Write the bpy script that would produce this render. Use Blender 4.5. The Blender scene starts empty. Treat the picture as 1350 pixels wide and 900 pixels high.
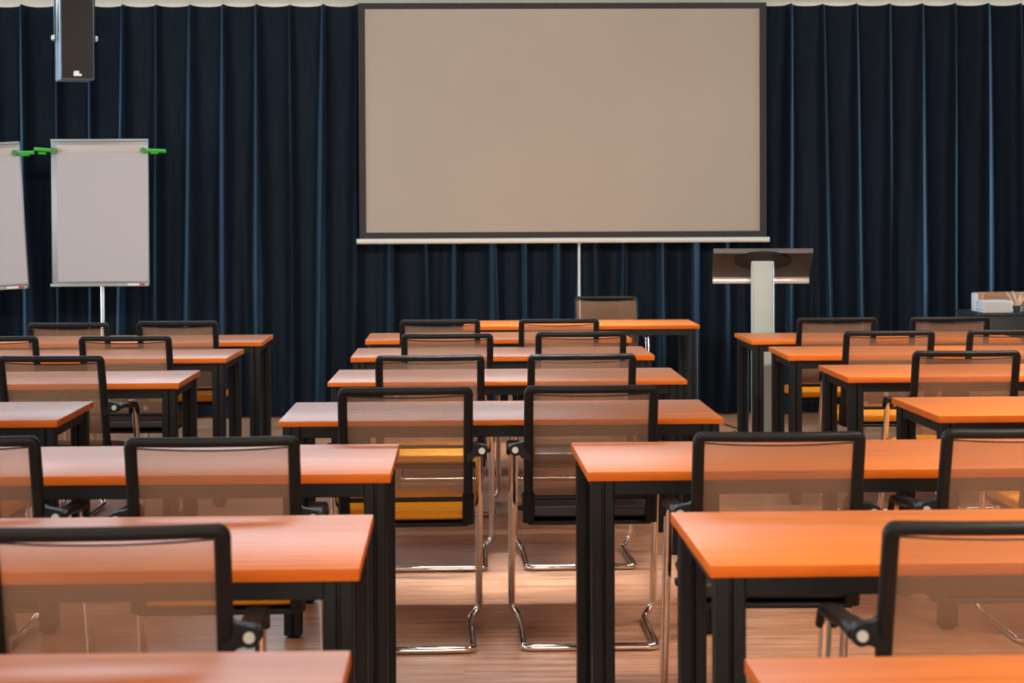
import bpy, bmesh, math, random
from math import sin, cos, pi, radians
from mathutils import Vector, Matrix
random.seed(7)
scene = bpy.context.scene
COL = scene.collection

# ---------------------------------------------------------------- materials
def new_mat(name):
    m = bpy.data.materials.new(name); m.use_nodes = True
    nt = m.node_tree
    return m, nt, nt.nodes['Principled BSDF']

def N(nt, typ, **kw):
    n = nt.nodes.new(typ)
    for k, v in kw.items():
        if k.startswith('i_'):
            n.inputs[k[2:].replace('_', ' ')].default_value = v
        else:
            setattr(n, k, v)
    return n

def ramp(nt, src, stops):
    r = N(nt, 'ShaderNodeValToRGB')
    while len(r.color_ramp.elements) < len(stops): r.color_ramp.elements.new(.5)
    for e, (p, c) in zip(r.color_ramp.elements, stops):
        e.position = p; e.color = (*c, 1)
    nt.links.new(src, r.inputs[0]); return r

def plain(name, col, rough=.5, metal=0, spec=.5, noise=.0, scale=40, bump=0, coat=0):
    m, nt, b = new_mat(name)
    b.inputs['Base Color'].default_value = (*col, 1)
    b.inputs['Roughness'].default_value = rough
    b.inputs['Metallic'].default_value = metal
    b.inputs['Specular IOR Level'].default_value = spec
    b.inputs['Coat Weight'].default_value = coat
    tc = N(nt, 'ShaderNodeTexCoord')
    nz = N(nt, 'ShaderNodeTexNoise', i_Scale=scale, i_Detail=4.0)
    nt.links.new(tc.outputs['Object'], nz.inputs['Vector'])
    if noise:
        r = ramp(nt, nz.outputs['Fac'], [(.25, tuple(c*(1-noise) for c in col)), (.75, tuple(min(1, c*(1+noise)) for c in col))])
        nt.links.new(r.outputs[0], b.inputs['Base Color'])
    if bump:
        bp = N(nt, 'ShaderNodeBump', i_Strength=bump, i_Distance=.002)
        nt.links.new(nz.outputs['Fac'], bp.inputs['Height']); nt.links.new(bp.outputs[0], b.inputs['Normal'])
    return m

def wood(name, dark, mid, light, rough, sx, sy, spec=.5):
    m, nt, b = new_mat(name)
    tc = N(nt, 'ShaderNodeTexCoord'); oi = N(nt, 'ShaderNodeObjectInfo')
    ad = N(nt, 'ShaderNodeVectorMath', operation='ADD')
    ml = N(nt, 'ShaderNodeVectorMath', operation='SCALE'); ml.inputs['Scale'].default_value = 7.0
    cx = N(nt, 'ShaderNodeCombineXYZ')
    nt.links.new(oi.outputs['Random'], cx.inputs[0]); nt.links.new(oi.outputs['Random'], cx.inputs[1])
    nt.links.new(cx.outputs[0], ml.inputs[0])
    nt.links.new(tc.outputs['Object'], ad.inputs[0]); nt.links.new(ml.outputs[0], ad.inputs[1])
    mp = N(nt, 'ShaderNodeMapping'); mp.inputs['Scale'].default_value = (sx, sy, sy)
    nt.links.new(ad.outputs[0], mp.inputs[0])
    nz = N(nt, 'ShaderNodeTexNoise', i_Scale=1.0, i_Detail=6.0, i_Roughness=.62, i_Distortion=.3)
    nt.links.new(mp.outputs[0], nz.inputs['Vector'])
    r = ramp(nt, nz.outputs['Fac'], [(.3, dark), (.5, mid), (.72, light)])
    nt.links.new(r.outputs[0], b.inputs['Base Color'])
    b.inputs['Roughness'].default_value = rough
    b.inputs['Specular IOR Level'].default_value = spec
    if name == 'desk_laminate':
        b.inputs['Coat Weight'].default_value = 1.0; b.inputs['Coat Roughness'].default_value = .40; b.inputs['Coat IOR'].default_value = 1.75
    bp = N(nt, 'ShaderNodeBump', i_Strength=.05, i_Distance=.001)
    nt.links.new(nz.outputs['Fac'], bp.inputs['Height']); nt.links.new(bp.outputs[0], b.inputs['Normal'])
    return m

M = {}
M['desk'] = wood('desk_laminate', (.62, .13, .006), (.80, .19, .006), (.92, .25, .012), .45, 1.6, 34, .25)
M['edge'] = wood('desk_edge', (.58, .115, .005), (.66, .14, .007), (.76, .18, .008), .55, 2, 30, .2)
M['black_metal'] = plain('black_powder_coat', (.006, .007, .0075), .5, 0, .25, .25, 60, .05)
M['black_plastic'] = plain('black_plastic', (.0045, .0045, .0045), .5, 0, .28, .2, 80, .1)
M['chrome'] = plain('chrome', (.80, .74, .68), .09, 1)
M['steel'] = plain('bolt_steel', (.62, .66, .60), .3, .4)
M['orange_fabric'] = plain('orange_seat', (.95, .35, .004), .55, 0, .4, .12, 120, .25)
M['black_fabric'] = plain('black_seat', (.022, .018, .018), .42, 0, .5, .2, 120, .25)
M['dark_fabric'] = plain('binding', (.016, .013, .012), .7)
M['screen'] = plain('screen_surface', (.375, .325, .265), .8, 0, .2, .04, 1.2)
M['screen_border'] = plain('screen_border', (.013, .012, .012), .7)
M['white_metal'] = plain('white_enamel', (.62, .62, .56), .4)
M['grey_metal'] = plain('grey_metal', (.33, .33, .33), .45, .3)
M['dark_grey'] = plain('dark_grey_edge', (.11, .105, .105), .5)
M['alu'] = plain('lectern_aluminium', (.40, .45, .43), .42, .1, .5, .06, 8)
M['lectern_dark'] = plain('lectern_underside', (.018, .016, .015), .4, 0, .5, .2, 12)
M['silver'] = plain('silver_lip', (.55, .50, .46), .35, .6)
M['green'] = plain('green_plastic', (.03, .42, .02), .4)
M['dark_green'] = plain('dark_green_plastic', (.02, .22, .03), .4)
M['speaker'] = plain('speaker_grille', (.026, .021, .018), .75, 0, .3, .5, 350, .3)
M['speaker_box'] = plain('speaker_cabinet', (.10, .10, .115), .45, 0, .5, .2, 60, .1)
M['logo'] = plain('logo_white', (.85, .82, .76), .5)
M['wall'] = plain('front_wall_paint', (.86, .80, .70), .85, 0, .3, .04, 3, .05)
M['wall2'] = plain('side_wall_paint', (.60, .57, .52), .85, 0, .3, .04, 3, .05)
M['ceil'] = plain('ceiling_paint', (.20, .195, .185), .9, 0, .2, .03, 3)
M['trim'] = plain('trim_paint', (.45, .43, .40), .6)
M['cab'] = plain('cabinet_black', (.028, .029, .032), .55, 0, .4, .2, 20)
M['box_wood'] = wood('pale_wood', (.38, .19, .10), (.48, .26, .145), (.56, .33, .20), .6, 3, 40)
M['paper'] = plain('white_paper', (.74, .76, .76), .8, 0, .3, .03, 30)
M['stick'] = plain('wooden_stick', (.80, .50, .30), .6, 0, .3, .15, 30)
M['cord'] = plain('pale_cord', (.52, .52, .50), .6)
M['cable'] = plain('black_cable', (.012, .012, .013), .5)
M['label_w'] = plain('label_white', (.8, .78, .76), .6)
M['strip'] = plain('clamp_strip', (.53, .48, .46), .6)
M['label_r'] = plain('label_red', (.45, .06, .04), .6)

# floor: planks running left-right
m, nt, b = new_mat('floor_planks'); M['floor'] = m
tc = N(nt, 'ShaderNodeTexCoord')
br = N(nt, 'ShaderNodeTexBrick', offset=.37, offset_frequency=2)
br.inputs['Scale'].default_value = 1.0; br.inputs['Brick Width'].default_value = 1.25; br.inputs['Row Height'].default_value = .17
br.inputs['Mortar Size'].default_value = .0012; br.inputs['Mortar Smooth'].default_value = .2; br.inputs['Bias'].default_value = 0
br.inputs['Color1'].default_value = (.0, .0, .0, 1); br.inputs['Color2'].default_value = (1, 1, 1, 1); br.inputs['Mortar'].default_value = (.1, .1, .1, 1)
nt.links.new(tc.outputs['Object'], br.inputs['Vector'])
mp = N(nt, 'ShaderNodeMapping'); mp.inputs['Scale'].default_value = (1.5, 42, 1)
vm = N(nt, 'ShaderNodeVectorMath', operation='ADD')
nt.links.new(tc.outputs['Object'], vm.inputs[0]); nt.links.new(br.outputs['Color'], vm.inputs[1])
nt.links.new(vm.outputs[0], mp.inputs[0])
nz = N(nt, 'ShaderNodeTexNoise', i_Scale=1.0, i_Detail=8.0, i_Roughness=.68, i_Distortion=.4)
nt.links.new(mp.outputs[0], nz.inputs['Vector'])
mpf = N(nt, 'ShaderNodeMapping'); mpf.inputs['Scale'].default_value = (9, 170, 1)
nt.links.new(vm.outputs[0], mpf.inputs[0])
nzf = N(nt, 'ShaderNodeTexNoise', i_Scale=1.0, i_Detail=5.0, i_Roughness=.6)
nt.links.new(mpf.outputs[0], nzf.inputs['Vector'])
mxf = N(nt, 'ShaderNodeMix', data_type='FLOAT'); mxf.inputs['Factor'].default_value = .42
nt.links.new(nz.outputs['Fac'], mxf.inputs['A']); nt.links.new(nzf.outputs['Fac'], mxf.inputs['B'])
r = ramp(nt, mxf.outputs['Result'], [(.36, (.20, .078, .036)), (.46, (.58, .250, .125)), (.54, (.80, .410, .235)), (.66, (.95, .62, .42))])
hs = N(nt, 'ShaderNodeMix', data_type='RGBA', blend_type='MULTIPLY'); hs.inputs['Factor'].default_value = .35
r2 = ramp(nt, br.outputs['Color'], [(0, (.62, .58, .55)), (1, (1, 1, 1))])
nt.links.new(r.outputs[0], hs.inputs['A']); nt.links.new(r2.outputs[0], hs.inputs['B'])
nt.links.new(hs.outputs['Result'], b.inputs['Base Color'])
rr = N(nt, 'ShaderNodeMapRange'); rr.inputs['To Min'].default_value = .36; rr.inputs['To Max'].default_value = .24
b.inputs['Coat Weight'].default_value = .5; b.inputs['Coat Roughness'].default_value = .28
nt.links.new(nz.outputs['Fac'], rr.inputs['Value']); nt.links.new(rr.outputs[0], b.inputs['Roughness'])
bp = N(nt, 'ShaderNodeBump', i_Strength=.12, i_Distance=.002)
nt.links.new(nz.outputs['Fac'], bp.inputs['Height']); nt.links.new(bp.outputs[0], b.inputs['Normal'])

# curtain velvet
m, nt, b = new_mat('navy_velvet'); M['curtain'] = m
tc = N(nt, 'ShaderNodeTexCoord'); mp = N(nt, 'ShaderNodeMapping'); mp.inputs['Scale'].default_value = (60, 60, 4)
nz = N(nt, 'ShaderNodeTexNoise', i_Scale=1.0, i_Detail=3.0)
nt.links.new(tc.outputs['Object'], mp.inputs[0]); nt.links.new(mp.outputs[0], nz.inputs['Vector'])
r = ramp(nt, nz.outputs['Fac'], [(.3, (.006, .009, .0145)), (.7, (.010, .0155, .025))])
nt.links.new(r.outputs[0], b.inputs['Base Color'])
b.inputs['Roughness'].default_value = .6; b.inputs['Specular IOR Level'].default_value = .12; b.inputs['Specular Tint'].default_value = (.45, .75, 1, 1)
b.inputs['Sheen Weight'].default_value = 1.0; b.inputs['Sheen Roughness'].default_value = .25
b.inputs['Sheen Tint'].default_value = (.30, .55, .85, 1)

# see-through woven chair mesh
m, nt, b = new_mat('woven_mesh'); M['mesh'] = m
tc = N(nt, 'ShaderNodeTexCoord')
w1 = N(nt, 'ShaderNodeTexWave', wave_type='BANDS', bands_direction='X', i_Scale=90.0, i_Distortion=.6)
w2 = N(nt, 'ShaderNodeTexWave', wave_type='BANDS', bands_direction='Z', i_Scale=70.0, i_Distortion=.6)
for w in (w1, w2): nt.links.new(tc.outputs['Object'], w.inputs['Vector'])
mx = N(nt, 'ShaderNodeMath', operation='ADD')
nt.links.new(w1.outputs['Fac'], mx.inputs[0]); nt.links.new(w2.outputs['Fac'], mx.inputs[1])
mr = N(nt, 'ShaderNodeMapRange'); mr.inputs['From Max'].default_value = 2; mr.inputs['To Min'].default_value = .45; mr.inputs['To Max'].default_value = .57
nt.links.new(mx.outputs[0], mr.inputs['Value'])
df = N(nt, 'ShaderNodeBsdfDiffuse'); df.inputs['Color'].default_value = (.46, .27, .17, 1)
tl = N(nt, 'ShaderNodeBsdfTranslucent'); tl.inputs['Color'].default_value = (.46, .27, .17, 1)
ms = N(nt, 'ShaderNodeMixShader'); ms.inputs[0].default_value = .4
nt.links.new(df.outputs[0], ms.inputs[1]); nt.links.new(tl.outputs[0], ms.inputs[2])
tr = N(nt, 'ShaderNodeBsdfTransparent'); tr.inputs['Color'].default_value = (1, .93, .88, 1)
m2 = N(nt, 'ShaderNodeMixShader')
nt.links.new(mr.outputs[0], m2.inputs[0]); nt.links.new(tr.outputs[0], m2.inputs[1]); nt.links.new(ms.outputs[0], m2.inputs[2])
nt.links.new(m2.outputs[0], nt.nodes['Material Output'].inputs['Surface'])

# squared flip-chart paper
m, nt, b = new_mat('squared_paper'); M['grid_paper'] = m
tc = N(nt, 'ShaderNodeTexCoord')
br = N(nt, 'ShaderNodeTexBrick', offset=0.0)
br.inputs['Scale'].default_value = 1.0; br.inputs['Brick Width'].default_value = .025; br.inputs['Row Height'].default_value = .025
br.inputs['Mortar Size'].default_value = .0016; br.inputs['Mortar Smooth'].default_value = .1
br.inputs['Color1'].default_value = br.inputs['Color2'].default_value = (.50, .49, .515, 1); br.inputs['Mortar'].default_value = (.445, .435, .47, 1)
mp = N(nt, 'ShaderNodeMapping'); mp.inputs['Rotation'].default_value = (pi/2, 0, 0)
nt.links.new(tc.outputs['Object'], mp.inputs[0]); nt.links.new(mp.outputs[0], br.inputs['Vector'])
nt.links.new(br.outputs['Color'], b.inputs['Base Color']); b.inputs['Roughness'].default_value = .7

# glass
m, nt, b = new_mat('window_glass'); M['glass'] = m
b.inputs['Base Color'].default_value = (.85, .92, .95, 1); b.inputs['Roughness'].default_value = .05
b.inputs['Transmission Weight'].default_value = 1.0

# ---------------------------------------------------------------- mesh helpers
def add_box(bm, x0, x1, y0, y1, z0, z1, bev=0, seg=2, mat=None):
    r = bmesh.ops.create_cube(bm, size=1, matrix=Matrix.Translation(((x0+x1)/2, (y0+y1)/2, (z0+z1)/2)) @ Matrix.Diagonal((x1-x0, y1-y0, z1-z0, 1)))
    vs = r['verts']; fs = {f for v in vs for f in v.link_faces}
    if bev:
        es = list({e for v in vs for e in v.link_edges})
        rb = bmesh.ops.bevel(bm, geom=es, offset=bev, segments=seg, profile=.5, affect='EDGES')
        fs = set(rb['faces']) | {f for v in rb['verts'] for f in v.link_faces}
        vs = list({v for f in fs for v in f.verts})
    return vs

def add_cyl(bm, p0, p1, r0, r1=None, n=16):
    p0 = Vector(p0); p1 = Vector(p1); d = p1-p0
    q = d.to_track_quat('Z', 'Y').to_matrix().to_4x4()
    r = bmesh.ops.create_cone(bm, cap_ends=True, segments=n, radius1=r0, radius2=r0 if r1 is None else r1, depth=d.length,
                              matrix=Matrix.Translation((p0+p1)/2) @ q)
    return r['verts']

def fillet(pts, rad, n=5):
    P = [Vector(p) for p in pts]; out = [P[0]]
    for i in range(1, len(P)-1):
        a, c, b2 = P[i-1], P[i], P[i+1]
        r = min(rad, (a-c).length*.48, (b2-c).length*.48)
        s = c+(a-c).normalized()*r; e = c+(b2-c).normalized()*r
        for k in range(n+1):
            t = k/n
            out.append(s*(1-t)**2+c*2*t*(1-t)+e*t*t)
    out.append(P[-1]); return out

def add_sweep(bm, pts, section, ref=None, closed=False, widths=None):
    """sweep a closed 2-D section along pts; ref fixes the section's second axis, else parallel transport"""
    P = [Vector(p) for p in pts]; n = len(P); rings = []; u = None
    for i in range(n):
        if closed: t = (P[(i+1) % n]-P[i-1]).normalized()
        else: t = (P[min(i+1, n-1)]-P[max(i-1, 0)]).normalized()
        if ref is not None:
            v = Vector(ref); v = (v-t*v.dot(t)).normalized(); u = v.cross(t)
        else:
            if u is None: u = t.orthogonal().normalized()
            u = (u-t*u.dot(t)).normalized(); v = t.cross(u)
        k = widths[i] if widths else 1
        rings.append([bm.verts.new(P[i]+u*a*k+v*b2) for a, b2 in section])
    m = len(section)
    for i in range(n if closed else n-1):
        A, B = rings[i], rings[(i+1) % n]
        for k in range(m):
            bm.faces.new((A[k], A[(k+1) % m], B[(k+1) % m], B[k]))
    if not closed:
        bm.faces.new(rings[0][::-1]); bm.faces.new(rings[-1])

def circ(r, n=10): return [(r*cos(2*pi*k/n), r*sin(2*pi*k/n)) for k in range(n)]

def rrect(w, h, r, n=3):
    out = []
    for cx, cy, a0 in ((w/2-r, h/2-r, 0), (-w/2+r, h/2-r, pi/2), (-w/2+r, -h/2+r, pi), (w/2-r, -h/2+r, 1.5*pi)):
        for k in range(n+1):
            a = a0+k/n*pi/2
            out.append((cx+r*cos(a), cy+r*sin(a)))
    return out

def add_prism(bm, poly, axis, a0, a1):
    """extrude a 2-D polygon: axis 'z' (x,y), 'y' (x,z), 'x' (y,z)"""
    def P(p, a):
        return {'z': (p[0], p[1], a), 'y': (p[0], a, p[1]), 'x': (a, p[0], p[1])}[axis]
    A = [bm.verts.new(P(p, a0)) for p in poly]; B = [bm.verts.new(P(p, a1)) for p in poly]
    n = len(poly)
    for k in range(n): bm.faces.new((A[k], A[(k+1) % n], B[(k+1) % n], B[k]))
    bm.faces.new(A[::-1]); bm.faces.new(B)

def make_mesh(name, bm, mats, smooth=True, angle=35):
    bmesh.ops.recalc_face_normals(bm, faces=bm.faces[:])
    me = bpy.data.meshes.new(name); bm.to_mesh(me); bm.free()
    for mt in (mats if isinstance(mats, (list, tuple)) else [mats]): me.materials.append(mt)
    if smooth:
        for p in me.polygons: p.use_smooth = True
        me.set_sharp_from_angle(angle=radians(angle))
    return me

def obj(name, bm, mats, parent=None, loc=(0, 0, 0), rz=0, smooth=True, angle=35, **props):
    o = bpy.data.objects.new(name, make_mesh(name, bm, mats, smooth, angle))
    COL.objects.link(o); o.location = loc; o.rotation_euler = (0, 0, rz)
    if parent: o.parent = parent
    for k, v in props.items(): o[k] = v
    return o

def thing(name, label, cat, loc=(0, 0, 0), rz=0, group=None):
    o = bpy.data.objects.new(name, None); COL.objects.link(o)
    o.empty_display_size = .1
    o.location = loc; o.rotation_euler = (0, 0, rz); o['label'] = label; o['category'] = cat
    if group: o['group'] = group
    return o

def copy_thing(src, loc, rz, label):
    r = src.copy(); COL.objects.link(r); r.location = loc; r.rotation_euler = (0, 0, rz); r['label'] = label
    for ch in src.children:
        c = ch.copy(); COL.objects.link(c); c.parent = r
        for g in ch.children:
            d = g.copy(); COL.objects.link(d); d.parent = c
    return r

def struct(name, bm, mats, **kw):
    return obj(name, bm, mats, kind='structure', **kw)

# ---------------------------------------------------------------- room shell
X0, X1, Y0, Y1, ZC = -5.2, 7.6, -3.0, 13.75, 3.45
bm = bmesh.new(); add_box(bm, X0-.1, X1+.1, Y0-.1, Y1+.1, -.1, 0); struct('floor', bm, M['floor'], smooth=False)
bm = bmesh.new(); add_box(bm, X0-.1, X1+.1, Y0-.1, Y1+.1, ZC, ZC+.1); struct('ceiling', bm, M['ceil'], smooth=False)
bm = bmesh.new(); add_box(bm, X0-.1, X1+.1, Y1, Y1+.1, 0, ZC); struct('wall_front', bm, M['wall'], smooth=False)
bm = bmesh.new(); add_box(bm, X0-.1, X1+.1, Y0-.1, Y0, 0, ZC); struct('wall_back', bm, M['wall2'], smooth=False)
bm = bmesh.new(); add_box(bm, X1, X1+.1, Y0, Y1, 0, ZC); struct('wall_right', bm, M['wall2'], smooth=False)
WIN = [(1.0, 3.6), (4.6, 7.2), (8.2, 10.8)]  # unseen windows, put in for lighting and reflections
bm = bmesh.new()
ys = [Y0]+[v for w in WIN for v in w]+[Y1]
for k in range(0, len(ys), 2): add_box(bm, X0-.1, X0, ys[k], ys[k+1], 0, ZC)
for a, c in WIN:
    add_box(bm, X0-.1, X0, a, c, 0, .9); add_box(bm, X0-.1, X0, a, c, 2.9, ZC)
struct('wall_left', bm, M['wall2'], smooth=False)
for k, (a, c) in enumerate(WIN):
    bm = bmesh.new()
    for y0, y1 in ((a, a+.06), (c-.06, c), ((a+c)/2-.03, (a+c)/2+.03)): add_box(bm, X0-.09, X0-.02, y0, y1, .9, 2.9)
    add_box(bm, X0-.09, X0-.02, a, c, .9, .96); add_box(bm, X0-.09, X0-.02, a, c, 2.84, 2.9)
    w = struct('window_%d' % (k+1), bm, M['white_metal'], smooth=False)
    bm = bmesh.new(); add_box(bm, X0-.06, X0-.05, a+.05, c-.05, .95, 2.85); obj('pane', bm, M['glass'], w, smooth=False)
bm = bmesh.new(); add_box(bm, X0, X1, Y1-.015, Y1, 0, .09, .004); struct('baseboard_front', bm, M['trim'])
bm = bmesh.new(); add_box(bm, X1-.015, X1, Y0, Y1-.02, 0, .09, .004); struct('baseboard_right', bm, M['trim'])
bm = bmesh.new(); add_box(bm, X0, X0+.015, Y0, Y1-.02, 0, .09, .004); struct('baseboard_left', bm, M['trim'])

# ---------------------------------------------------------------- curtains
ZT = 2.962; PER = .2385; YC = 13.34
def curtain(name, label, xa, xb, hook0, seed):
    rnd = random.Random(seed)
    t = thing(name, label, 'curtain', ((xa+xb)/2, YC, 0))
    cx = (xa+xb)/2
    k0 = math.floor((xa-hook0)/PER)-1; k1 = math.ceil((xb-hook0)/PER)+1
    F = {}
    for k in range(k0, k1+1):
        F[k] = dict(x=hook0+k*PER, drift=rnd.uniform(-.045, .055), amp=rnd.uniform(.75, 1.25), w=rnd.uniform(.8, 1.3), ph=rnd.uniform(0, 6.3),
                    side=rnd.uniform(-.3, .9), rate=rnd.uniform(.6, 1.5), sub=rnd.uniform(0, 1))
    def depth(x, z):
        s = max(0, min(1, (ZT-z)/ZT))                # 0 top .. 1 bottom
        y = 0
        for k, f in F.items():
            g = min(1, s*f['rate'])
            c = f['x']+f['drift']*s**1.1
            w = (.015+.048*g**.8)*f['w']
            d = (x-c)
            if abs(d) > .3: continue
            # a ridge steeper on one side
            ww = w*(1+f['side']*.6) if d > 0 else w*(1-f['side']*.35)
            a = (.080+.070*g)*f['amp']
            y -= a/(1+(d/ww)**2)**1.5
            c2 = f['x']+PER*.5+.03*sin(f['ph'])
            if f['sub'] > .45:
                y -= .055*(max(0, s-.30)/.7)*math.exp(-((x-c2)/.035)**2)*f['sub']
        y += .010*s*sin(x*9+seed+2*z)
        return y
    per = 26; nx = int((xb-xa)/PER*per); nz = 34
    bm = bmesh.new(); rows = []
    for j in range(nz+1):
        v = j/nz
        row = []
        for i in range(nx+1):
            x = xa+(xb-xa)*i/nx
            ph = (x-hook0)/PER; dd = abs(ph-round(ph))*2
            top = ZT-.013*(1-(1-dd)**2)
            z = top*(1-v)+.012*v
            row.append(bm.verts.new((x-cx, depth(x, z), z)))
        rows.append(row)
    for j in range(nz):
        for i in range(nx):
            bm.faces.new((rows[j][i], rows[j][i+1], rows[j+1][i+1], rows[j+1][i]))
    cl = obj('cloth', bm, M['curtain'], t, smooth=True, angle=180)
    bm = bmesh.new(); add_box(bm, xa-cx, xb-cx, -.035, -.010, ZT+.075, ZT+.115, .004); obj('curtain_rail', bm, M['white_metal'], t)
    hb = None
    for k in range(k0, k1+1):
        x = F[k]['x']
        if x < xa+.01 or x > xb-.01: continue
        if hb is None:
            bm = bmesh.new()
            add_sweep(bm, fillet([(0, -.05, -.018), (0, -.062, .010), (0, -.040, .030), (0, -.024, .045), (0, -.0225, .085)], .01, 3), circ(.0028, 6))
            add_cyl(bm, (0, -.0225, .070), (0, -.0225, .080), .007, n=8)
            hb = obj('curtain_hook', bm, M['steel'], t); hb.location = (x-cx, 0, ZT)
        else:
            h = hb.copy(); COL.objects.link(h); h.parent = t; h.location = (x-cx, 0, ZT)
    return t
SEAM = .838
curtain('stage_curtain', 'dark navy pleated curtain behind the flip charts and left half of the screen', -4.7, SEAM-.012, -3.127, 3)
curtain('stage_curtain', 'dark navy pleated curtain behind the lectern, right of the pale cord', SEAM+.012, 6.6, 2.388, 11)

# ---------------------------------------------------------------- projection screen
YS = 13.08
t = thing('projection_screen', 'large white projection screen with black border hanging before the curtain', 'projection screen', (.722, YS, 0))
cx = .722
k = YS/13.0
def sx(v): return v*k-cx
bm = bmesh.new(); add_box(bm, sx(-.668), sx(2.111), -.004, .002, 1.325, 2.902)
obj('projection_surface', bm, M['screen'], t, smooth=False)
bm = bmesh.new()
x0, x1, xa, xb = sx(-.716), sx(2.160), sx(-.668), sx(2.111)
add_box(bm, x0, xa, -.006, .003, 1.275, 2.945); add_box(bm, xb, x1, -.006, .003, 1.275, 2.945)
add_box(bm, xa, xb, -.006, .003, 2.902, 2.945); add_box(bm, xa, xb, -.006, .003, 1.275, 1.325)
obj('black_border', bm, M['screen_border'], t, smooth=False)
bm = bmesh.new(); add_sweep(bm, [(sx(-.735), -.012, 1.263), (sx(2.178), -.012, 1.263)], circ(.019, 14)); obj('bottom_bar', bm, M['white_metal'], t, angle=50)
bm = bmesh.new()
add_box(bm, sx(-.80), sx(2.24), -.06, .06, 2.975, 3.10, .02)
obj('roller_case', bm, M['white_metal'], t)
bm = bmesh.new()
for xx in (sx(-.5), sx(1.95)): add_box(bm, xx-.02, xx+.02, -.02, .02, 3.09, ZC)
obj('hanging_bracket', bm, M['white_metal'], t)
t.rotation_euler = (0, 0, 0)

bm = bmesh.new(); add_sweep(bm, fillet([(0, 0, 2.9), (.004, .0, 1.30), (.002, -.003, 1.0), (.006, 0, .55), (.005, 0, .03)], .1, 4), circ(.0085, 8))
o = obj('pull_cord', bm, M['cord'], loc=(SEAM, 13.17, 0)); o['label'] = 'thin pale cord hanging from under the projection screen'; o['category'] = 'cord'

# ---------------------------------------------------------------- desks
HT = .738
def leg_poly(s=.060, g=.010, gd=.011):
    h = s/2; c = .004
    side = [(-h+c, -h), (-g/2, -h), (-g/4, -h+gd), (g/4, -h+gd), (g/2, -h), (h-c, -h)]
    out = []
    for q in range(4):
        a = q*pi/2
        out += [(x*cos(a)-y*sin(a), x*sin(a)+y*cos(a)) for x, y in side]
    return out
def make_desk(label, loc, rz, th=.025, W=1.504, D=.658):
    t = thing('classroom_desk', label, 'desk', loc, rz, 'orange classroom desks')
    z0 = HT-th
    bm = bmesh.new(); add_box(bm, -W/2, W/2, -D/2, D/2, z0, HT, .0028, 2)
    bm.normal_update()
    for f in bm.faces: f.material_index = 0 if f.normal.z > .85 else 1
    obj('desktop', bm, [M['desk'], M['edge']], t)
    bm = bmesh.new()
    ix, iy = W/2-.022, D/2-.026; th2 = .022
    add_box(bm, -ix, ix, -iy, -iy+th2, z0-.041, z0-.001, .002, 1); add_box(bm, -ix, ix, iy-th2, iy, z0-.041, z0-.001, .002, 1)
    add_box(bm, -ix, -ix+th2, -iy+th2, iy-th2, z0-.041, z0-.001, .002, 1); add_box(bm, ix-th2, ix, -iy+th2, iy-th2, z0-.041, z0-.001, .002, 1)
    obj('apron_frame', bm, M['black_metal'], t)
    lm = fm = None
    for sxn in (-1, 1):
        for syn in (-1, 1):
            if lm is None:
                bm = bmesh.new(); add_prism(bm, leg_poly(), 'z', .012, z0-.001); lm = make_mesh('leg', bm, M['black_metal'], True, 30)
                bm = bmesh.new(); add_cyl(bm, (0, 0, 0), (0, 0, .012), .022, .024, 14); fm = make_mesh('foot', bm, M['black_plastic'])
            l = bpy.data.objects.new('leg', lm); COL.objects.link(l); l.parent = t
            l.location = (sxn*(W/2-.043), syn*(D/2-.047), 0)
            f = bpy.data.objects.new('foot', fm); COL.objects.link(f); f.parent = l
    return t
DESKS = [
 ('C1', 'orange desk with grey glare in the centre block, farthest from the screen'),
 ('C2', 'centre block desk third from the screen, glossy top reflecting grey'),
 ('C3', 'centre block desk second from the screen, under the screen middle'),
 ('C4', 'front desk of the centre block, just before the presenter table'),
 ('R1', 'wide orange desk right of the aisle, whitish glare on its left end'),
 ('L1', 'wide desk left of the aisle with grey glare, black legs by the orange-seated centre chair'),
 ('R0', 'large bright orange desk in the right foreground, second from the bottom edge'),
 ('L0', 'large salmon orange desk in the left foreground, second from the bottom edge'),
 ('L5', 'front desk of the left block, nearest the curtain and flip charts'),
 ('L4', 'left block desk second from the curtain, whitish glossy top'),
 ('L3', 'left block desk third from the curtain, before the chair with raised armrest'),
 ('L2', 'left block desk fourth from the curtain, only its right end showing'),
 ('R2', 'right block desk fourth from the curtain, partly hidden by a chair back'),
 ('R3', 'right block desk third from the curtain, vivid orange top'),
 ('R4', 'right block desk second from the curtain, beside an orange-seated chair'),
 ('R5', 'front desk of the right block, overlapping the lectern column'),
 ('Lm', 'nearest left desk, only its blurred back edge showing along the bottom'),
 ('Rm', 'nearest right desk, only a bright orange strip showing along the bottom'),
]
DP = {'C1':(0.133,6.529,-0.0024),'C2':(0.193,8.012,-0.0080),'C3':(0.202,9.425,0.0010),'C4':(0.206,10.716,0.0041),
'R1':(1.083,5.239,0.0096),'L1':(-0.943,5.236,-0.0027),'R0':(1.232,3.898,0.0048),'L0':(-0.955,3.896,0.0053),'L5':(-1.869,10.629,0.0073),
'L4':(-1.907,9.440,-0.0158),'L3':(-1.936,8.044,0.0040),'L2':(-2.134,6.624,0.0113),'R2':(2.370,6.561,0.0108),'R3':(2.389,8.096,-0.0046),
'R4':(2.359,9.317,-0.0209),'R5':(2.357,10.489,-0.0050),'Lm':(-0.929,2.561,0),'Rm':(1.184,2.482,0)}
proto = thin = None
for kx, lab in DESKS:
    x, y, rz = DP[kx]
    if kx in ('C1', 'C2'):
        if thin is None: thin = make_desk(lab, (x, y, 0), rz, .0185)
        else: copy_thing(thin, (x, y, 0), rz, lab)
    elif proto is None: proto = make_desk(lab, (x, y, 0), rz)
    else: copy_thing(proto, (x, y, 0), rz, lab)
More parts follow.
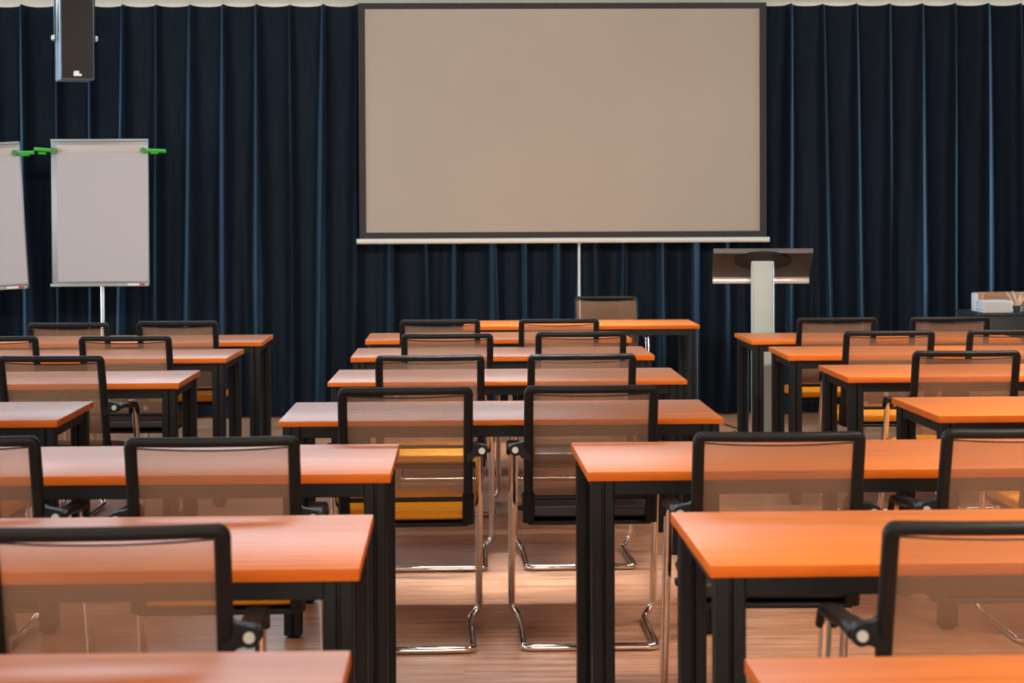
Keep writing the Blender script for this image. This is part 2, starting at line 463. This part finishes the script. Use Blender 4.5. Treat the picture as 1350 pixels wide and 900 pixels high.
pt = copy_thing(proto, (.765, 12.004, 0), -.012, 'orange presenter table standing alone below the projection screen')
pt.name = 'presenter_table'; pt['category'] = 'table'; del pt['group']

# ---------------------------------------------------------------- chairs
HB, ZB, ZTP = .2165, .432, .879
def back_y(z):
    t = (z-ZB)/(ZTP-ZB); return -.11*(.72*t+.28*t*t)
def make_chair(label, fabric, loc, rz):
    t = thing('mesh_back_chair', label, 'chair', loc, rz, 'mesh-back cantilever chairs')
    # back frame : U-shaped hoop
    w = .030; hx = HB-w/2; wt = .0225
    pts = []
    for i in range(9):
        z = ZB+(ZTP-.05-ZB)*i/8
        pts.append(Vector((-hx, back_y(z), z)))
    zt = ZTP-wt/2
    corner = fillet([(-hx, back_y(zt-.03), zt-.03), (-hx, back_y(zt), zt), (-hx+.03, back_y(zt)-.002, zt)], .012, 4)
    left = pts[:-1]+corner
    top = [Vector((x, back_y(zt)-.004-.010*(1-(x/hx)**2), zt)) for x in (-.10, -.05, 0, .05, .10)]
    right = [Vector((-p.x, p.y, p.z)) for p in reversed(left)]
    bm = bmesh.new(); wid = [1.0]*9+[1.0-(1-wt/w)*min(1, q/4) for q in range(len(left)-9)]
    add_sweep(bm, left+top+right, rrect(w, .028, .009), ref=(0, 1, .2), widths=wid+[wt/w]*len(top)+wid[::-1])
    for s in (-1, 1):   # thick sleeves at the bottom and the bracket that carries the armrest
        add_sweep(bm, [(s*hx, .004, ZB-.006), (s*hx, .002, ZB), (s*hx, -.004, ZB+.03), (s*hx, back_y(.52), .52)], rrect(.038, .036, .013), ref=(0, 1, .2))
        yb = back_y(.668)
        add_prism(bm, [(s*(hx-.006), .628), (s*(hx-.006), .712), (s*(hx+.02), .692), (s*.243, .688), (s*.252, .672), (s*.243, .651), (s*(hx+.025), .648)], 'y', yb-.012, yb+.018)
    obj('back_frame', bm, M['black_plastic'], t, angle=40)
    # woven back
    bm = bmesh.new(); nx, nz = 14, 16; rows = []
    zb0, zt0 = .508, .850
    for j in range(nz+1):
        v = j/nz; row = []
        for i in range(nx+1):
            u = 2*i/nx-1; x = u*.206
            z = zb0+(zt0-.007*(1-u*u)-zb0)*v
            bow = .022*(1-u*u)*sin(pi*min(1, v*1.1+.05))
            row.append(bm.verts.new((x, back_y(z)+.0155-bow, z)))
        rows.append(row)
    for j in range(nz):
        for i in range(nx): bm.faces.new((rows[j][i], rows[j][i+1], rows[j+1][i+1], rows[j+1][i]))
    mb = obj('back_mesh', bm, M['mesh'], t, angle=180)
    bm = bmesh.new()
    add_sweep(bm, [(u*.192, back_y(zt0)+.0155-.022*(1-u*u)*.2, zt0-.007*(1-u*u)) for u in [q/8-1 for q in range(17)]], circ(.0024, 6))
    obj('hem', bm, M['dark_fabric'], mb)
    bm = bmesh.new(); add_box(bm, -.19, .19, back_y(.505)-.006, back_y(.505)+.014, .497, .511, .004); obj('lower_rail', bm, M['black_plastic'], t)
    # seat
    bm = bmesh.new(); nx, ny = 12, 14
    def seat_pt(u, v, top):
        # u -1..1 across, v 0..1 back to front
        x = u*.214; y = .016+.440*v
        edge = max(abs(u)**6, (2*v-1)**8)
        crown = .012*(1-u*u)*sin(pi*v)
        zz = .488+crown*.3-.006*sin(pi*v)*(1-u*u)-.020*edge-(.020*max(0, v-.75)/.25*max(0, v-.75)/.25)
        if not top: zz = .423+.012*edge
        return (x, y, zz)
    gt = [[bm.verts.new(seat_pt(2*i/nx-1, j/ny, True)) for i in range(nx+1)] for j in range(ny+1)]
    gb = [[bm.verts.new(seat_pt(2*i/nx-1, j/ny, False)) for i in range(nx+1)] for j in range(ny+1)]
    for j in range(ny):
        for i in range(nx):
            bm.faces.new((gt[j][i], gt[j][i+1], gt[j+1][i+1], gt[j+1][i])); bm.faces.new((gb[j][i], gb[j+1][i], gb[j+1][i+1], gb[j][i+1]))
    def belt(i0, j0, i1, j1):
        bm.faces.new((gt[j0][i0], gb[j0][i0], gb[j1][i1], gt[j1][i1]))
    for i in range(nx): belt(i+1, 0, i, 0); belt(i, ny, i+1, ny)
    for j in range(ny): belt(0, j, 0, j+1); belt(nx, j+1, nx, j)
    st = obj('seat', bm, fabric, t, angle=60)
    md = st.modifiers.new('round', 'BEVEL'); md.width = .012; md.segments = 3; md.limit_method = 'ANGLE'; md.angle_limit = radians(40)
    bm = bmesh.new(); add_box(bm, -.202, .202, -.004, .440, .413, .425, .005, 3); obj('seat_pan', bm, M['black_plastic'], t)
    # tubular chrome frame in one run
    half = [(.246, .170, .652), (.247, .255, .648), (.249, .428, .100), (.249, .440, .056), (.218, .428, .018), (.217, .395, .0125), (.217, -.012, .0125)]
    run = half+[(-x, y, z) for x, y, z in reversed(half)]
    bm = bmesh.new(); add_sweep(bm, fillet(run, .030, 5), circ(.0124, 12)); obj('chrome_frame', bm, M['chrome'], t, angle=60)
    for s in (-1, 1):
        yb = back_y(.668)
        bm = bmesh.new()
        add_sweep(bm, fillet([(s*.245, yb-.004, .668), (s*.245, .04, .669), (s*.245, .15, .656), (s*.245, .245, .654), (s*.245, .268, .615)], .03, 4), rrect(.021, .046, .009), ref=(1, 0, 0))
        add_cyl(bm, (s*.245, yb-.018, .668), (s*.245, yb+.02, .668), .0195, n=18)
        arm = obj('armrest', bm, M['black_plastic'], t, angle=40)
        bm = bmesh.new(); add_cyl(bm, (s*.245, yb-.023, .668), (s*.245, yb-.016, .668), .0100, .0115, 16); obj('bolt', bm, M['steel'], arm)
        bm = bmesh.new(); add_box(bm, s*.215-.014, s*.215+.014, .262, .302, .418, .436, .005); obj('side_bracket', bm, M['black_plastic'], t)
    return t
CH = {
'C1a':(-0.184,5.995,0.023,1,'orange-seated mesh chair in the centre block, left one farthest from the screen'),
'C1b':(0.416,6.015,-0.005,0,'black-seated mesh chair in the centre block, right one farthest from the screen'),
'C2a':(-0.127,7.395,-0.002,1,'left mesh chair at the third centre desk from the screen, orange seat'),
'C2b':(0.475,7.403,0.016,0,'right mesh chair at the third centre desk from the screen, black seat'),
'C3a':(-0.069,8.757,0.001,0,'left mesh chair at the second centre desk from the screen'),
'C3b':(0.565,8.830,0.002,0,'right mesh chair at the second centre desk from the screen'),
'C4a':(-0.117,9.970,-0.001,1,'left mesh chair at the front centre desk, just before the presenter table'),
'C4b':(0.520,9.966,0.010,1,'right mesh chair at the front centre desk, just before the presenter table'),
'L1b':(-0.622,4.678,0.020,1,'mesh chair with orange seat at the wide grey-glare desk left of the aisle'),
'R1a':(0.796,4.690,-0.028,0,'black-seated mesh chair at the left end of the wide desk right of the aisle'),
'L3b':(-1.633,7.489,-0.062,0,'mesh chair with visible chrome armrest, third from the curtain in the left block'),
'L4b':(-1.567,8.734,-0.018,0,'right mesh chair at the second desk from the curtain, left block, black seat'),
'L5a':(-2.075,9.895,-0.028,0,'left mesh chair at the front desk below the flip chart pole'),
'L5b':(-1.521,10.001,0.000,1,'right mesh chair with orange seat at the front desk of the left block'),
'R3a':(2.028,7.439,-0.041,1,'mesh chair third from the curtain in the right block, chrome arm tube showing'),
'R4a':(2.023,8.764,-0.016,1,'left mesh chair with orange seat, second from the curtain in the right block'),
'R5a':(2.021,9.971,-0.008,1,'mesh chair with orange seat just right of the lectern'),
'R5b':(2.630,9.955,0.002,0,'mesh chair before the black cabinet at the front right desk'),
'L0a':(-0.632,3.348,0.060,0,'blurred large mesh chair in the left foreground corner'),
'R0a':(0.957,3.320,-0.010,0,'blurred large mesh chair in the right foreground corner'),
'L1a':(-1.272,4.722,0.020,0,'mesh chair cut off by the left edge, behind the left foreground chair'),
'R1b':(1.427,4.72,0.000,1,'mesh chair with orange seat cut off by the right edge, behind the right foreground chair'),
'L4a':(-2.197,8.776,0.000,0,'mesh chair cut off at the left edge, second from the curtain'),
'R4b':(2.615,8.785,0.000,1,'mesh chair cut off at the right edge, second from the curtain'),
'L2b':(-1.720,6.02,0,1,'orange-seated mesh chair mostly outside the left edge at the fourth desk from the curtain'),
'R2a':(2.06,6.035,0,1,'orange-seated mesh chair mostly outside the right edge at the fourth desk from the curtain'),
}
protos = {}
for kx, (x, y, rz, f, lab) in CH.items():
    if f not in protos: protos[f] = make_chair(lab, M['orange_fabric'] if f else M['black_fabric'], (x, y, 0), rz)
    else: copy_thing(protos[f], (x, y, 0), rz, lab)
tc_ = copy_thing(protos[0], (.998, 12.63, 0), pi, 'mesh chair behind the presenter table, turned to face the desks')

# ---------------------------------------------------------------- lectern
t = thing('lectern', 'slim grey lectern with tilted dark reading board right of the screen', 'lectern', (1.862, 11.36, 0), -.12)
bm = bmesh.new(); add_box(bm, -.26, .24, -.24, .42, 0, .014, .004); obj('base_plate', bm, M['black_metal'], t)
bm = bmesh.new(); add_sweep(bm, [(0, 0, .014), (0, 0, 1.165)], rrect(.140, .090, .012), ref=(0, 1, 0))
co = obj('column', bm, M['alu'], t, angle=40)
bm = bmesh.new()
for s in (-1, 1): add_box(bm, s*.060-.0025, s*.060+.0025, -.0475, -.044, .02, 1.13)
obj('groove_trim', bm, M['grey_metal'], co, smooth=False)
bm = bmesh.new(); add_box(bm, -.05, .05, -.04, .05, 1.13, 1.185, .006); obj('column_cap', bm, M['black_plastic'], t)
# board: high edge toward the room, low edge toward the speaker
tilt = math.atan2(-.165, .36)
Rb = Matrix.Translation((0, -.105, 1.222)) @ Matrix.Rotation(tilt, 4, 'X')
bm = bmesh.new(); vs = add_box(bm, -.303, .303, 0, .385, -.022, 0, .004); bmesh.ops.transform(bm, matrix=Rb, verts=bm.verts[:]); obj('reading_board', bm, M['lectern_dark'], t)
bm = bmesh.new(); add_box(bm, -.303, .303, -.006, .006, -.026, .006, .003); bmesh.ops.transform(bm, matrix=Rb, verts=bm.verts[:]); obj('top_edge', bm, M['dark_grey'], t)
bm = bmesh.new(); add_prism(bm, [(.175*cos(a), .10+.125*sin(a)) for a in [2*pi*q/28 for q in range(28)]], 'z', -.040, -.022); bmesh.ops.transform(bm, matrix=Rb, verts=bm.verts[:]); obj('mounting_disc', bm, M['black_plastic'], t)
bm = bmesh.new(); add_box(bm, -.303, .303, .255, .275, 1.000, 1.030, .003); add_box(bm, -.303, .303, .245, .262, 1.034, 1.085, .003); add_box(bm, -.300, .300, .258, .268, 1.02, 1.06); obj('book_rest', bm, M['silver'], t)
bm = bmesh.new(); add_sweep(bm, fillet([(-.19, .05, .005), (-.30, .22, .006), (-.16, .50, .006), (.05, .62, .006), (-.05, 1.2, .006)], .12, 6), circ(.0055, 6))
add_sweep(bm, fillet([(-.16, -.02, .02), (-.165, .1, .075), (-.12, .2, .08), (-.10, .28, .012)], .05, 5), circ(.005, 6))
o = obj('floor_cable', bm, M['cable'], loc=(1.845, 11.36, 0)); o['label'] = 'thin black cable lying on the floor by the lectern base'; o['category'] = 'cable'

# ---------------------------------------------------------------- flip charts
def flip_chart(label, loc, rz, roll, armlen, drop=0):
    t = thing('flip_chart', label, 'flip chart', loc, rz, 'flip charts by the curtain')
    W2, zb, ztp = .328, .985, 1.962
    Rr = Matrix.Translation((0, 0, (zb+ztp)/2+drop)) @ Matrix.Rotation(roll, 4, 'Y') @ Matrix.Translation((0, 0, -(zb+ztp)/2))
    def part(name, bm, mat, parent=t, **kw):
        bmesh.ops.transform(bm, matrix=Rr, verts=bm.verts[:]); return obj(name, bm, mat, parent, **kw)
    bm = bmesh.new(); add_box(bm, -W2, W2, 0, .018, zb, ztp, .004); part('board', bm, M['grey_metal'])
    bm = bmesh.new(); nx, nz = 2, 12; rows = []
    for j in range(nz+1):
        v = j/nz; rows.append([bm.verts.new((-.286+u*.3, -.012-.006*sin(pi*v), 1.005+.928*v)) for u in (0, 1, 2.035)])
    for j in range(nz):
        for i in range(nx): bm.faces.new((rows[j][i], rows[j][i+1], rows[j+1][i+1], rows[j+1][i]))
    pp = part('paper_pad', bm, M['grid_paper'], angle=180)
    bm = bmesh.new(); add_box(bm, -.288, .326, -.016, -.006, 1.880, 1.930, .003); part('clamp_strip', bm, M['strip'])
    bm = bmesh.new(); add_box(bm, -W2, W2, -.022, .02, ztp-.006, ztp+.010, .004); part('top_edge', bm, M['grey_metal'])
    bm = bmesh.new(); add_box(bm, -W2-.004, W2, -.045, .010, zb-.012, zb+.008, .004); part('pen_tray', bm, M['grey_metal'])
    bm = bmesh.new(); add_box(bm, .19, .27, -.049, -.045, zb-.006, zb+.008); lb = part('tray_label', bm, M['label_w'], smooth=False)
    bm = bmesh.new(); add_box(bm, .27, .305, -.049, -.045, zb-.006, zb+.008); part('red_label_end', bm, M['label_r'], lb, smooth=False)
    for s, dz in ((-1, .012), (1, -.006)):
        bm = bmesh.new()
        x0 = -.300 if s < 0 else .305
        xe = x0+s*(armlen if s > 0 else .13)
        z0 = 1.893
        add_cyl(bm, (x0, -.045, z0), (xe, -.045, z0+dz), .0125, n=12)
        add_cyl(bm, (x0+s*.05, -.05, z0-.018), (x0+s*.10, -.05, z0-.016), .009, n=10)
        ar = part('holder_arm', bm, M['green'], angle=50)
        bm = bmesh.new(); add_cyl(bm, (x0, -.062, z0), (x0, -.012, z0), .020, n=16); part('arm_knob', bm, M['dark_green'], ar)
    bm = bmesh.new(); add_cyl(bm, (.004, .035, .35), (.004, .035, 1.5), .013, n=14); po = obj('pole', bm, M['silver'], t)
    for a in (90, 210, 330):
        bm = bmesh.new(); c, s = cos(radians(a)), sin(radians(a))
        add_cyl(bm, (.004+.012*c, .035+.012*s, .42), (.004+.40*c, .035+.40*s, .012), .011, n=10)
        l = obj('leg', bm, M['grey_metal'], t)
        bm = bmesh.new(); add_cyl(bm, (.004+.40*c, .035+.40*s, 0), (.004+.40*c, .035+.40*s, .03), .016, n=10); obj('rubber_foot', bm, M['black_plastic'], l)
    return t
flip_chart('flip chart with squared paper and two green holder arms, fully in view', (-2.452, 12.6, 0), 0, 0, .15)
flip_chart('flip chart at the left edge, tilted and mostly cut off', (-3.297, 12.62, 0), 0, radians(-3.2), .13, -.03)

# ---------------------------------------------------------------- hanging loudspeaker
t = thing('loudspeaker', 'black loudspeaker hanging from the ceiling above the flip charts', 'loudspeaker', (-2.508, 12.1, 2.33), radians(20.5))
bm = bmesh.new(); add_box(bm, -.108, .108, -.100, .12, 0, .62, .006); obj('cabinet', bm, M['speaker_box'], t)
bm = bmesh.new(); add_box(bm, -.101, .101, -.113, -.099, .008, .612, .003); gr = obj('grille', bm, M['speaker'], t)
bm = bmesh.new()
add_prism(bm, [(-.026, 0), (.024, 0), (.024, .015), (.008, .015), (.008, .033), (-.020, .033), (-.026, .027)], 'y', -.1155, -.113)
for v in bm.verts: v.co.z += .022
obj('logo', bm, M['logo'], gr, smooth=False)
bm = bmesh.new()
add_box(bm, -.130, -.122, -.02, .02, .25, .72); add_box(bm, .122, .130, -.02, .02, .25, .72); add_box(bm, -.130, .130, -.02, .02, .715, .725)
add_cyl(bm, (0, 0, .725), (0, 0, ZC-2.33), .02, n=14)
obj('yoke_bracket', bm, M['black_metal'], t)
for s in (-1, 1):
    bm = bmesh.new(); add_cyl(bm, (s*.106, 0, .275), (s*.128, 0, .275), .008, n=12); add_cyl(bm, (s*.128, 0, .275), (s*.148, 0, .275), .019, .015, n=18); obj('knob', bm, M['steel'], t)

# ---------------------------------------------------------------- cabinet and what stands on it
t = thing('cabinet', 'low black cabinet by the curtain at the right edge', 'cabinet', (4.27, 12.84, 0))
bm = bmesh.new(); add_box(bm, -.72, .72, -.26, .26, .05, .735, .003); obj('body', bm, M['cab'], t)
bm = bmesh.new(); add_box(bm, -.735, .735, -.275, .265, .735, .757, .003); obj('top', bm, M['cab'], t)
bm = bmesh.new(); add_box(bm, -.69, .69, -.23, .25, 0, .05); obj('plinth', bm, M['black_plastic'], t)
for s in (-1, 1):
    bm = bmesh.new(); add_box(bm, min(s*.005, s*.70), max(s*.005, s*.70), -.276, -.259, .07, .725, .003); d = obj('door', bm, M['cab'], t)
    bm = bmesh.new(); add_sweep(bm, fillet([(s*.05, -.274, .50), (s*.05, -.300, .50), (s*.05, -.300, .64), (s*.05, -.274, .64)], .012, 4), circ(.005, 8)); obj('handle', bm, M['steel'], d)
ZK = .757
# open wooden box lying behind
t = thing('wooden_box', 'pale open wooden box standing behind the white booklets', 'box', (3.85, 12.83, ZK))
bm = bmesh.new()
add_box(bm, -.245, .245, .06, .072, 0, .130, .002); add_box(bm, -.245, -.215, -.09, .06, 0, .127, .002); add_box(bm, .215, .245, -.09, .06, 0, .127, .002); add_box(bm, -.215, .215, -.09, .06, 0, .01)
obj('box_body', bm, M['box_wood'], t)
bm = bmesh.new(); add_box(bm, -.262, -.2455, -.07, .05, 0, .125, .002); obj('pale_side_panel', bm, M['label_w'], t, label='pale greyish side panel')
rnd = random.Random(5)
words_ = ['bottom', 'second from the bottom', 'third from the bottom', 'middle', 'third from the top', 'second from the top', 'topmost']
for k in range(7):
    bm = bmesh.new(); add_box(bm, -.102, .102, -.075, .075, 0, .0115, .0018, 1)
    ox, oy = rnd.uniform(-.006, .006), rnd.uniform(-.006, .006)
    o = obj('booklet', bm, M['paper'], loc=(3.685+ox, 12.645+oy, ZK+k*.0118), rz=rnd.uniform(-.015, .015))
    o['label'] = 'white booklet, %s in the stack on the black cabinet' % words_[k]; o['category'] = 'booklet'; o['group'] = 'stack of white booklets'
t = thing('stick_cup', 'small dark cup of wooden sticks on the cabinet', 'cup', (3.848, 12.66, ZK))
bm = bmesh.new()
n = 20; rr_ = [(.030, 0), (.036, .045), (.033, .045), (.027, .004)]
rings = [[bm.verts.new((r0*cos(2*pi*q/n), r0*sin(2*pi*q/n), z)) for q in range(n)] for r0, z in rr_]
for a in range(3):
    for q in range(n): bm.faces.new((rings[a][q], rings[a][(q+1) % n], rings[a+1][(q+1) % n], rings[a+1][q]))
bm.faces.new(rings[0][::-1]); bm.faces.new(rings[3])
obj('cup_wall', bm, M['cab'], t)
for k in range(11):
    a = k*2.39996; lean = rnd.uniform(.25, .75); r0 = .010
    bx, by = r0*cos(a+pi), r0*sin(a+pi)
    h = rnd.uniform(.10, .145)
    tx, ty = bx+cos(a)*lean*h*.9, by+sin(a)*lean*h*.35
    bm = bmesh.new(); add_sweep(bm, [(bx, by, .007), (tx, ty, h)], rrect(.007, .0035, .001, 1), ref=(0, 1, 0))
    o = obj('wooden_stick', bm, M['stick'], loc=(3.848, 12.66, ZK)); o['label'] = 'pale wooden stick in the small cup beside the booklets'; o['category'] = 'stick'; o['group'] = 'wooden sticks in the cup'

# ---------------------------------------------------------------- camera
cd = bpy.data.cameras.new('camera'); cam = bpy.data.objects.new('camera', cd); COL.objects.link(cam)
yaw, pitch, roll, fpx, cy, H = 0.027406, 0.022689, 0.004753, 2430.6, 344.342, 1.4137
f = Vector((sin(yaw)*cos(pitch), cos(yaw)*cos(pitch), -sin(pitch))); r = Vector((cos(yaw), -sin(yaw), 0)); u = r.cross(f)
R_ = r*cos(roll)-u*sin(roll); U_ = r*sin(roll)+u*cos(roll)
mw = Matrix((R_, U_, -f)).transposed().to_4x4(); mw.translation = (0, 0, H); cam.matrix_world = mw
cd.sensor_fit = 'HORIZONTAL'; cd.sensor_width = 36; cd.lens = fpx*36/1350
cd.shift_y = -(450-cy)/1350
cd.clip_start = .05
cd.dof.use_dof = True; cd.dof.focus_distance = 7.6; cd.dof.aperture_fstop = 6.3
scene.camera = cam

# ---------------------------------------------------------------- light
def area(name, loc, rot, sx_, sy_, power, col, spread=180):
    l = bpy.data.lights.new(name, 'AREA'); l.shape = 'RECTANGLE'; l.size = sx_; l.size_y = sy_; l.energy = power; l.color = col; l.spread = radians(spread)
    o = bpy.data.objects.new(name, l); COL.objects.link(o); o.location = loc; o.rotation_euler = rot; return o
for k, (a, c) in enumerate(WIN):
    area('window_fill', (X0+.03, (a+c)/2, 1.9), (0, radians(-90), 0), 1.9, 2.4, 70, (.86, .93, 1))  # fill lamps imitating daylight at the added windows
for x, y, p in ((2.35, 2.6, 75), (2.35, 4.9, 38), (3.0, 6.9, 54), (3.0, 9.4, 30)):
    area('right_desk_fill', (x, y, ZC-.03), (0, 0, 0), 1.2, .8, p, (1, .90, .78), 92)  # added fill, spread narrowed to brighten only the right desktops
for y in (.8, 3.8):
    area('left_ceiling_light', (-1.6, y, ZC-.03), (0, 0, 0), 2.4, .6, 34, (1, .88, .74))
area('floor_fill', (.10, 4.5, ZC-.03), (0, 0, 0), .3, 2.4, 7.5, (1, .92, .82), 42)  # added fill with no fixture, brightens the floor between the desk blocks
area('floor_fill', (.20, 7.27, ZC-.03), (0, 0, 0), 1.0, .15, 7.5, (.88, .94, 1), 24)  # second added fill, for the floor gap between centre desks
area('presenter_fill', (.7, 11.9, ZC-.03), (0, 0, 0), 1.2, .4, 16, (1, .90, .78), 55)  # added fill that lifts the presenter tabletop
area('wall_strip_fill', (.3, 13.46, 3.30), (radians(90), 0, 0), 9.5, .08, 11, (1, .93, .84))  # unseen fill, added to brighten the wall strip above the curtain
area('back_wall_light', (.3, Y0+.1, 1.9), (radians(90), 0, 0), 8.0, 1.8, 270, (1, .90, .80))
area('forward_fill', (.6, 5.2, ZC-.10), (radians(75), 0, 0), 6.0, .3, 98, (1, .91, .80), 85)  # added forward fill for the screen and the far chair backs
area('desk_glare_fill', (-1.95, 13.0, 3.22), (radians(-80), 0, 0), 6.1, .35, 102, (.68, .87, 1))  # unseen strip added above the curtain to make the desktop glare
area('ridge_fill_left', (X0+.1, 12.75, 1.75), (radians(90), 0, radians(-88)), .4, 2.6, 62, (.52, .80, 1), 75)  # unseen grazing fill, added to bring out the curtain ridges
area('ridge_fill_right', (X1-.1, 12.75, 1.75), (radians(90), 0, radians(88)), .4, 2.6, 150, (.52, .80, 1), 75)  # same added ridge fill from the right
wd = bpy.data.worlds.new('world'); scene.world = wd; wd.use_nodes = True
wd.node_tree.nodes['Background'].inputs[0].default_value = (.8, .88, 1, 1); wd.node_tree.nodes['Background'].inputs[1].default_value = .4

scene.view_settings.view_transform = 'Standard'
scene.view_settings.look = 'None'
scene.view_settings.exposure = 0
cy_ = scene.cycles
cy_.use_denoising = True
cy_.max_bounces = 8; cy_.diffuse_bounces = 3; cy_.glossy_bounces = 4; cy_.transparent_max_bounces = 16; cy_.transmission_bounces = 4
cy_.caustics_reflective = False; cy_.caustics_refractive = False
cy_.sample_clamp_indirect = 4
